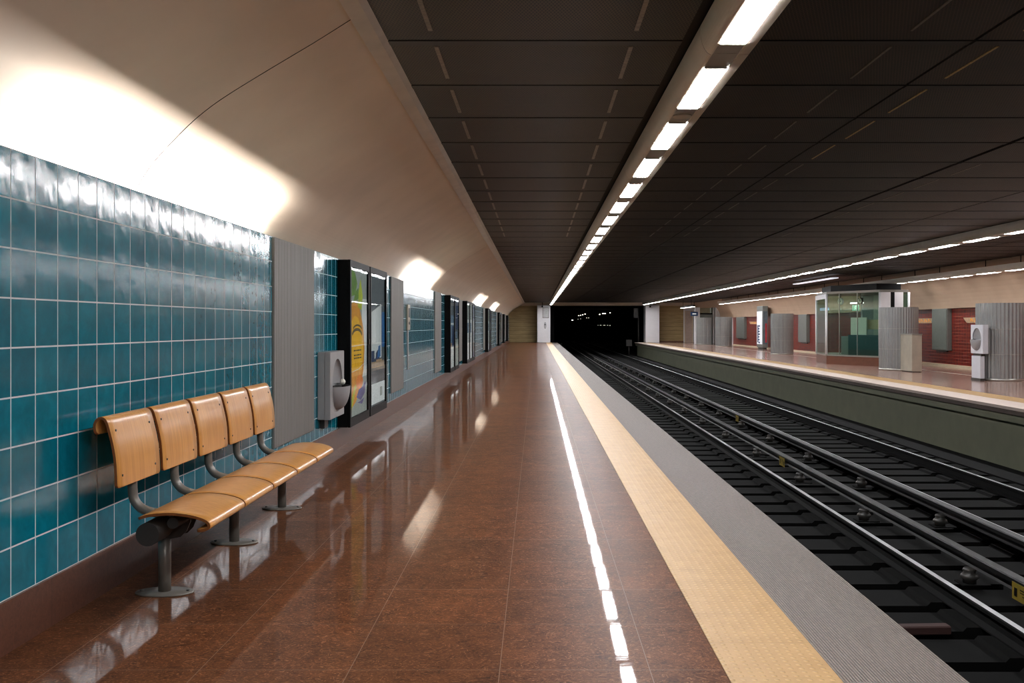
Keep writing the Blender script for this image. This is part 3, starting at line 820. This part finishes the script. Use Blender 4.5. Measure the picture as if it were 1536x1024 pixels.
def third(x, label, ys, ztop, tags):
    t = thing('conductor_rail', label, 'conductor rail', (x, 0, 0), 0, 'raised conductor rails')
    p = [(-.05, ztop - .012), (-.042, ztop), (.042, ztop), (.05, ztop - .012), (.05, ztop - .05), (.012, ztop - .06), (.012, ztop - .1), (.035, ztop - .115), (-.035, ztop - .115), (-.012, ztop - .1), (-.012, ztop - .06), (-.05, ztop - .05)]
    MB().extr(p, 'y', Y0, 139).build('rail_body', M['third'], t)
    for y in ys:
        i = MB().lathe([(.0, ztop - .115), (.05, ztop - .115), (.062, ztop - .135), (.05, ztop - .155), (.075, ztop - .175), (.085, ztop - .2), (.06, ztop - .22), (.06, ztop - .25), (0, ztop - .25)], 20).build('insulator', M['insul'], t)
        i.location = (-.06, y, 0)
        MB().box(-.16, .1, y - .1, y + .1, -.98, ztop - .25).build('insulator_block', M['sleeper'], t)
    for y in tags:
        w = .34
        mb = MB(); mb.box(-.056, -.051, y, y + w, ztop - .17, ztop - .03, 0)
        for a, b, c, d in ((.03, .06, .03, .09), (.09, .2, .095, .105), (.09, .2, .075, .082), (.09, .16, .05, .058), (.25, .3, .03, .1)):
            mb.box(-.0575, -.0562, y + a, y + b, ztop - .17 + c, ztop - .17 + d, 1)
        tag(mb.build('warning_tag', [M['yellow_tag'], M['black']], t), 'yellow tag with black marks')
    return t
ysA = [9.15 + 2.95 * i for i in range(-1, 21)]; ysB = [11.75 + 2.85 * i for i in range(0, 20)]
third(4.02, 'dark raised conductor rail on pale insulators beside the near track', ysA, -.72, [8.0, 16.0])
third(4.80, 'dark raised conductor rail on pale insulators beside the far track', ysB, -.72, [23.5])
# sleepers: flat concrete blocks with raised rail seats
def sleeper_mesh(x0, x1, seats):
    prof = [(x0, -1.1), (x0, -1.03)]
    for s in seats: prof += [(s - .2, -1.03), (s - .17, -1.0), (s + .17, -1.0), (s + .2, -1.03)]
    prof += [(x1, -1.03), (x1, -1.1)]
    mb = MB(); mb.extr(prof, 'y', -.26, .26)
    return mb
def sleepers(x0, x1, seats, y0, n, label, group):
    first = tag(sleeper_mesh(x0, x1, seats).build('sleeper', M['sleeper']), label, 'sleeper', group); first.location = (0, y0, 0)
    for i in range(1, n):
        c = first.copy(); COL.objects.link(c); c.location = (0, y0 + .72 * i, 0)
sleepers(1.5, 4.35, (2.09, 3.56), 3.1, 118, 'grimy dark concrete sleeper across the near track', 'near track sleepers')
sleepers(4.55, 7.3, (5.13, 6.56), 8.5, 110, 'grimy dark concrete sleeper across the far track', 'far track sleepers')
o = tag(MB().bbox(-.25, .25, -.05, .05, 0, .07, .01).build('timber_block', M['rust']), 'rust-red timber block lying beside the sleepers at the lower right', 'timber'); o.location = (2.98, 7.82, -1.03); o.rotation_euler = (0, 0, .05)
o = tag(MB().box(7.35, 7.75, Y0, 82, -1.1, -1.02).build('trim_9', M['bed']), 'black drain cover strip below the green pit wall', 'drain cover', kind='structure')

# ---------------------------------------------------------------- opposite platform
def screen(px, pyb, label, R=.56, xo=None, yo=None):
    z = 2070 / (pyb - 488); x = (px - 805) * (z + R * .3) / 1500
    t = thing('ribbed_screen', label, 'cylindrical screen', (x, z + R, 0), 0, 'ribbed steel cylinders')
    n = 88
    def ring(r, zz, corr): return [((r + (corr if i % 4 in (0, 1) else 0)) * math.cos(2 * PI * i / (2 * n)), (r + (corr if i % 4 in (0, 1) else 0)) * math.sin(2 * PI * i / (2 * n)), zz) for i in range(2 * n)]
    hs = ((.06, .655), (.667, 1.28), (1.292, 1.94))
    for a, b in hs:
        mb = MB(); mb.loft([ring(R - .012, a, .012), ring(R - .012, b, .012), ring(R - .04, b, 0), ring(R - .04, a, 0)], True, False, 0, False, loop=True)
        mb.build('ribbed_sheet', M['screen'], t)
    MB().lathe([(R - .03, 0), (R + .004, 0), (R + .004, .06), (R - .03, .06), (R - .03, 0)], 64).build('base_ring', M['screen_ring'], t)
    for zz in (.655, 1.28):
        MB().lathe([(R - .04, zz), (R + .002, zz), (R + .002, zz + .012), (R - .04, zz + .012), (R - .04, zz)], 64).build('joint_ring', M['screen_ring'], t)
    return t
screen(1517, 572, 'ribbed steel cylinder nearest the camera on the opposite platform, beside the white oval bin', .64)
screen(1355, 556, 'ribbed steel cylinder in front of the glass kiosk', .58)
screen(1176, 532, 'ribbed steel cylinder standing alone left of the glass kiosk', .53)
screen(1087, 519.5, 'ribbed steel cylinder in front of the far white column', .54)
screen(1057, 517, 'ribbed steel cylinder farthest away near the blue sign', .53)
# stainless box by the kiosk cylinder
t = thing('steel_cabinet', 'low stained stainless steel cabinet in front of the ribbed cylinder by the glass kiosk', 'cabinet', (11.05, 29.45, 0), 0)
MB().bbox(0, .3, 0, .93, .02, 1.1, .01).build('body', M['stainless'], t)
MB().bbox(-.01, .31, -.01, .94, 1.1, 1.13, .006).build('top_plate', M['screen_ring'], t)
MB().box(.03, .27, .03, .9, 0, .02).build('plinth', M['steel_dark'], t)
# oval bin on a pedestal
t = thing('litter_bin', 'white litter bin with an oval mouth on a pedestal beside the nearest ribbed cylinder', 'litter bin', (11.14, 25.34, .68), PI)
bin_parts(t, .68, .72, .14, M['bin_light'], M['bin_in'])
MB().bbox(.01, .12, .0, .5, -.62, -.06, .006).build('pedestal', M['bin_light'], t)
MB().box(.0, .1, .05, .5, -.06, 0).build('neck', M['steel_dark'], t)
MB().box(.0, .13, -.01, .52, -.68, -.62).build('foot', M['steel_dark'], t)

# cabinets on the red wall
def cabinet(y0, y1, z0, label):
    t = thing('wall_cabinet', label, 'wall cabinet', (XR, y0, z0), 0, 'grey cabinets on the red wall')
    MB().bbox(-.16, 0, 0, y1 - y0, 0, 1.94 - z0, .008).build('body', M['grey_panel'], t)
    MB().box(-.175, -.16, .03, y1 - y0 - .03, .03, 1.9 - z0).build('front_panel', M['grey_panel'], t)
    MB().box(-.1, -.03, .2, y1 - y0 - .2, -.05, 0).build('cable_duct', M['steel_dark'], t)
cabinet(32.9, 34.15, .55, 'tall grey cabinet on the red wall right of the glass kiosk')
cabinet(50.0, 51.6, .52, 'tall grey cabinet on the red wall left of the glass kiosk')
cabinet(65.0, 67.6, .52, 'tall grey cabinet on the red wall beside the far name band')
# name bands: gold strip with zigzag relief marks
def band(y0, y1, label):
    t = thing('name_band', label, 'name band', (XR - .002, y0, 1.46), 0, 'gold name bands on the red wall')
    mb = MB(); L = y1 - y0
    mb.extr([(0, .17), (L, .17), (L - .28, 0), (.0 + .28, 0)], 'x', -.012, 0)
    mb.build('strip', INK['tan'], t)
    mb = MB(); k = .3; random.seed(int(y0))
    while k < L - .5:
        w = .16 + .1 * random.random()
        mb.extr([(k, .03), (k + .05, .03), (k + w, .14), (k + w - .05, .14)], 'x', -.016, -.0115)
        mb.extr([(k + w, .03), (k + w + .04, .03), (k + w + .04, .14), (k + w, .14)], 'x', -.016, -.0115)
        k += w + .1
    mb.build('lettering', INK['gold'], t)
band(28.9, 32.0, 'gold name band on the red wall between the right cabinet and the nearest ribbed cylinder')
band(34.3, 37.3, 'gold name band on the red wall partly hidden behind the kiosk cylinder')
band(60.9, 64.2, 'gold name band on the red wall beside the far lit poster case')
# faint emblem on the red wall
# tall lit poster case against the red wall
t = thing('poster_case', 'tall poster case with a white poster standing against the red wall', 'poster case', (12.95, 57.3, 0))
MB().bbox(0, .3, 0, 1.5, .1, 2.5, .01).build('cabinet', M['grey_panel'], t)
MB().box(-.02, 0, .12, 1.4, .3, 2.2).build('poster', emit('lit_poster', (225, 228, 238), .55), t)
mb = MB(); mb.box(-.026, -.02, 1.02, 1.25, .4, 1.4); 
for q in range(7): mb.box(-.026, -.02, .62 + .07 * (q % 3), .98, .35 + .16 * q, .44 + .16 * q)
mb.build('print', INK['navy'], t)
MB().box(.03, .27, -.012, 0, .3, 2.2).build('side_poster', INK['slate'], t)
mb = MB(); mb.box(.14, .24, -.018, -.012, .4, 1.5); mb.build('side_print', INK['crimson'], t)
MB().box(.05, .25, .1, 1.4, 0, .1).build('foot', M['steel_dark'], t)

# glass kiosk
KP = [(10.66, 38.1), (10.36, 35.75), (11.5, 33.5), (12.5, 33.6), (12.75, 35.6), (12.4, 38.1)]
kio = thing('glass_kiosk', 'many-sided glass kiosk with white corner panels on the opposite platform', 'kiosk', (11.5, 35.9, 0))
ox, oy = 11.5, 35.9
KL = [(x - ox, y - oy) for x, y in KP]
def prism(pts, z0, z1): 
    mb = MB(); mb.loft([[(x, y, z) for x, y in pts] for z in (z0, z1)], True, True); return mb
def inset(pts, f): return [(x * f, y * f) for x, y in pts]
prism(inset(KL, 1.0), 0, .3).build('plinth', M['kplinth'], kio)
prism(inset(KL, 1.02), .3, .35).build('sill', M['screen_ring'], kio)
prism(inset(KL, 1.0), 2.5, 2.58).build('head_rail', M['steel'], kio)
prism(inset(KL, .86), 2.58, 2.8).build('roof', M['black'], kio)
def seg(a, b, u): return (a[0] + (b[0] - a[0]) * u, a[1] + (b[1] - a[1]) * u)
def wallseg(a, b, u0, u1, z0, z1, t, name, mat):
    p, q = seg(a, b, u0), seg(a, b, u1)
    d = Vector((q[0] - p[0], q[1] - p[1])).normalized(); n = Vector((-d.y, d.x)) * t / 2
    pts = [(p[0] + n.x, p[1] + n.y), (q[0] + n.x, q[1] + n.y), (q[0] - n.x, q[1] - n.y), (p[0] - n.x, p[1] - n.y)]
    return prism(pts, z0, z1).build(name, mat, kio)
KG = M['kglass']; ZB, ZT = .35, 2.5
A, B_, C_, D_, E_, F_ = KL
wallseg(A, B_, .03, .97, ZB, ZT, .02, 'glass_pane', KG)
wallseg(A, B_, .0, 1.0, 2.34, ZT, .05, 'head_panel', M['white_col'])
for u0, u1 in ((.03, .25), (.26, .59), (.60, .97)):
    wallseg(B_, C_, u0, u1, ZB, ZT, .02, 'glass_pane', KG)
for u in (.255, .595):
    wallseg(B_, C_, u - .004, u + .004, ZB, ZT, .03, 'mullion', M['screen_ring'])
wallseg(C_, D_, .02, .36, ZB, ZT, .05, 'white_panel', M['white_col'])
wallseg(C_, D_, .36, .5, ZB, ZT, .03, 'dark_slot', M['black'])
wallseg(C_, D_, .5, .8, ZB, ZT, .05, 'white_panel', M['white_col'])
wallseg(C_, D_, .8, .98, ZB, ZT, .02, 'glass_pane', KG)
wallseg(D_, E_, .03, .97, ZB, ZT, .02, 'glass_pane', KG)
wallseg(E_, F_, .03, .97, ZB, ZT, .03, 'rear_panel', M['grey_panel'])
wallseg(F_, A, .03, .97, ZB, ZT, .02, 'glass_pane', KG)
for p in KL:
    MB().cyl((p[0], p[1], ZB), (p[0], p[1], ZT), .045, n=12).build('post', M['white_col'], kio)
# fittings inside the kiosk
def inside(a, b, u0, u1, off, z0, z1, t):
    p, q = seg(a, b, u0), seg(a, b, u1)
    d = Vector((q[0] - p[0], q[1] - p[1])).normalized(); n = Vector((-d.y, d.x))
    if n.dot(Vector((-p[0], -p[1]))) < 0: n = -n
    f = lambda r, o: (r[0] + n.x * o, r[1] + n.y * o)
    return prism([f(p, off), f(q, off), f(q, off + t), f(p, off + t)], z0, z1)
def put(name, label, cat, mb, mats):
    o = tag(mb.build(name, mats), label, cat); o.location = (ox, oy, 0); return o
put('counter', 'dark teal counter block inside the glass kiosk', 'counter', inside(B_, C_, .28, .96, .35, .35, 1.05, .4), M['teal_dark'])
put('notice_board', 'white notice board inside the glass kiosk standing on the teal counter', 'notice board', inside(B_, C_, .30, .59, .42, 1.05, 1.66, .04), M['paper'])
put('map_board', 'beige map board inside the glass kiosk right of the white board', 'map board', inside(B_, C_, .48, .9, .62, 1.25, 1.58, .03), M['beige_board'])
put('ticket_machine', 'slim grey machine inside the left of the glass kiosk', 'machine', inside(B_, C_, .08, .24, .5, .35, 1.0, .3), M['grey_panel'])
put('back_partition', 'pale green partition inside the glass kiosk', 'partition', inside(B_, C_, .3, .95, 1.5, .35, 2.45, .03), simple('pale_green_partition', (150, 158, 142), .6))
def facing(a, b, u, off, z):
    p = seg(a, b, u); d = Vector((b[0] - a[0], b[1] - a[1])).normalized(); n = Vector((-d.y, d.x))
    if n.dot(Vector((-p[0], -p[1]))) < 0: n = -n
    return Vector((ox + p[0] + n.x * off, oy + p[1] + n.y * off, z)), -n, d
def clock(u, off, z, r, square, label):
    p, n, d = facing(B_, C_, u, off, z)
    t = thing('wall_clock', label, 'clock', p, math.atan2(n.y, n.x))
    mb = MB()
    if square: mb.bbox(-.06, 0, -r * 1.25, r * 1.25, -r * 1.25, r * 1.25, .01)
    else: mb.cyl((-.06, 0, 0), (0, 0, 0), r * 1.12, n=32)
    mb.build('case', M['black'] if square else M['bin'], t)
    MB().cyl((0, 0, 0), (.008, 0, 0), r, n=32).build('face', M['paper'], t)
    mb = MB(); mb.box(.008, .012, -.012, .012, -.02, r * .8); mb.build('minute_hand', M['black'], t)
    mb = MB(); mb.box(.008, .013, -.012, r * .5, -.012, .012); mb.build('hour_hand', M['black'], t)
    MB().cyl((-.03, 0, r * 1.1), (-.03, 0, 2.52 - z), .012, n=8).build('hanger', M['steel_dark'], t)
clock(.1, .4, 2.24, .11, False, 'round clock with a pale rim hanging in the left of the glass kiosk')
clock(.44, .5, 2.24, .085, True, 'square black clock with a white face inside the glass kiosk')
p, n, d = facing(B_, C_, .33, .6, 2.16)
t = thing('kiosk_lamp', 'small white light bar above the green exit sign inside the glass kiosk', 'lamp', p, math.atan2(n.y, n.x))
MB().bbox(-.08, .0, -.3, .3, .02, .06, .006).build('housing', M['bin'], t)
MB().box(-.07, -.0, -.28, .28, .0, .02).build('diffuser', M['lamp_hung'], t)
MB().cyl((-.04, 0, .06), (-.04, 0, .36), .01, n=8).build('hanger', M['steel_dark'], t)
p, n, d = facing(B_, C_, .33, .55, 1.9)
t = thing('exit_sign', 'small green lit exit sign with a white running figure inside the glass kiosk', 'exit sign', p, math.atan2(n.y, n.x))
MB().bbox(-.05, 0, -.15, .15, 0, .2, .006).build('case', M['ext_green'], t)
mb = MB(); fig = [(-.03, .03), (-.01, .03), (.01, .08), (.05, .05), (.06, .06), (.02, .1), (.03, .14), (.07, .13), (.07, .145), (.02, .16), (-.04, .13), (-.035, .12), (.0, .14), (-.01, .09)]
mb.extr(fig, 'x', 0, .004); mb.cyl((0, .035, .178), (.004, .035, .178), .014, n=12); mb.build('figure_print', emit('exit_white', (235, 255, 245), 1.2), t)
MB().cyl((-.025, .1, .2), (-.025, .1, .28), .008, n=8).build('hanger', M['steel_dark'], t)
MB().cyl((-.025, -.1, .2), (-.025, -.1, .28), .008, n=8).build('hanger', M['steel_dark'], t)
t = thing('line_sign', 'blue lit line sign in the left pane of the glass kiosk', 'sign', (10.62, 36.4, 1.93))
MB().bbox(0, .03, 0, 1.1, 0, .1, .004).build('sign_box', M['blue'], t)
MB().box(-.004, 0, .2, .9, .035, .065).build('lettering', INK['white'], t)
MB().cyl((.015, .5, .1), (.015, .5, .59), .008, n=8).build('hanger', M['steel_dark'], t)

# far fixtures near the tan wall
t = thing('lift_portal', 'dark framed lift portal with white jambs at the far end of the opposite platform', 'lift portal', (11.75, 74, 0))
MB().bbox(-.02, .33, 0, .5, 0, 2.72, .01).build('jamb', M['white_col'], t)
MB().bbox(1.25, 1.3, 0, .5, 0, 2.72, .01).build('jamb', M['steel_dark'], t)
MB().box(.33, 1.25, .05, .12, 2.2, 2.3).build('lintel', M['black'], t)
MB().box(.33, 1.25, .08, .1, 2.3, 2.68).build('glass_pane', M['kglass'], t)
MB().box(.33, 1.25, .2, .24, 0, 2.2).build('door', M['grey_panel'], t)
t = thing('blue_sign', 'small blue station sign hanging beside the far lift portal', 'sign', (11.35, 73, 2.08))
MB().bbox(-.1, .42, 0, .08, 0, .3, .01).build('sign_box', simple('deep_blue_sign', (24, 62, 110), .4), t)
MB().box(.02, .3, -.004, 0, .11, .19).build('lettering', INK['white'], t)
MB().cyl((.16, .04, .3), (.16, .04, 1.1), .015, n=8).build('hanger', M['steel_dark'], t)
t = thing('hung_light', 'short light bar hung on rods near the tan end wall of the opposite platform', 'ceiling light', (10.55, 67, 2.62))
MB().bbox(-.08, .08, 0, 6, .03, .13, .01).build('housing', M['black'], t)
MB().box(-.06, .06, .1, 5.9, .0, .03).build('diffuser', M['lamp_low'], t)
for yy in (1.2, 5): MB().cyl((0, yy, .13), (0, yy, .59), .015, n=8).build('hanger_rod', M['black'], t)
t = thing('door_frame', 'cream door with a pale frame right of the tan end wall', 'door', (12.12, YE + .44, 0))
MB().box(0, .06, 0, .05, 0, 2.6).build('jamb', M['cream'], t)
MB().box(.62, .68, 0, .05, 0, 2.6).build('jamb', M['cream'], t)
MB().box(.06, .62, .02, .04, 0, 2.6).build('door_leaf', simple('pinkish_door', (200, 176, 160), .5), t)
# glowing strip added in place of a bright reflected streak on the ceiling
t = thing('light_streak', 'long slim glowing strip standing in for a light streak, left of the glass kiosk', 'ceiling light', (10.75, 36.0, 3.08))
MB().bbox(-.12, .12, 0, 5.5, 0, .03, .004).build('diffuser', emit('pale_streak_glow', (240, 240, 250), .8), t)
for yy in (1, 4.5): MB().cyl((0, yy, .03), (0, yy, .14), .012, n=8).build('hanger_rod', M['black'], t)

# things on the near column
t = thing('line_map', 'framed grey line map on the white column at the end of the near platform', 'map', (.47, YE - .93, 1.98))
MB().box(0, .52, 0, .03, 0, .84).build('frame', M['steel'], t)
MB().box(.04, .48, -.004, 0, .04, .8).build('print', simple('map_print', (196, 196, 196), .5, var=.2, vscale=12), t)
t = thing('help_point', 'small oval help point on the white column under the line map', 'help point', (.68, YE - .9, 1.0))
pm = MB(); pm.extr([(.1 * math.cos(2 * PI * i / 24), .38 + .28 * math.sin(2 * PI * i / 24)) for i in range(24)], 'y', -.04, 0); pm.build('plate', M['bin'], t)
MB().cyl((0, -.04, .45), (0, -.06, .45), .05, n=16).build('button', M['steel_dark'], t)
def cam_thing(x, label):
    t = thing('security_camera', label, 'camera', (x, YE - 1.25, 2.95), 0, 'security cameras')
    MB().cyl((0, 0, .0), (0, 0, .29), .02, n=8).build('stem', M['black'], t)
    MB().bbox(-.06, .06, -.2, .14, -.12, .0, .015).build('body', M['black'], t)
cam_thing(.45, 'black camera hanging over the white column of the near platform')
cam_thing(9.1, 'black camera hanging over the white column of the opposite platform')
# equipment in the tunnel mouth
t = thing('signal_box', 'dim grey signal box on a post inside the tunnel mouth', 'signal box', (8.35, 83.2, -1.1))
MB().bbox(-.3, .1, -.15, .15, 3.1, 3.95, .02).build('box', M['steel_dark'], t)
MB().cyl((.12, 0, 0), (.12, 0, 4.3), .06, n=10).build('post', M['steel_dark'], t)
t = thing('trackside_cabinet', 'dim grey cabinet on a post low in the tunnel mouth', 'cabinet', (7.7, 83.4, -1.1))
MB().bbox(-.25, .25, -.15, .15, .75, 1.3, .02).build('box', M['steel_dark'], t)
MB().cyl((0, 0, 0), (0, 0, .75), .05, n=10).build('post', M['steel_dark'], t)

# ---------------------------------------------------------------- world, camera, view
w = bpy.data.worlds.new('station_dark'); scene.world = w; w.use_nodes = True
w.node_tree.nodes['Background'].inputs[0].default_value = (.9, .85, .8, 1)
w.node_tree.nodes['Background'].inputs[1].default_value = .06
cd = bpy.data.cameras.new('camera'); cam = bpy.data.objects.new('camera', cd); COL.objects.link(cam)
cam.location = (0, 0, H); cam.rotation_euler = (PI / 2, 0, 0)
cd.sensor_width = 36; cd.lens = 36 * 1500 / 1536
cd.shift_x = -37 / 1536; cd.shift_y = -24 / 1536
cd.clip_start = .05; cd.clip_end = 400
scene.camera = cam
vs = scene.view_settings
vs.view_transform = 'Standard'; vs.look = 'None'; vs.gamma = 1; vs.exposure = .12
vs.use_curve_mapping = False
cy = scene.cycles
cy.max_bounces = 8; cy.diffuse_bounces = 4; cy.glossy_bounces = 4; cy.transparent_max_bounces = 12
cy.sample_clamp_indirect = 6
cy.use_denoising = True
cy.filter_width = 1.2
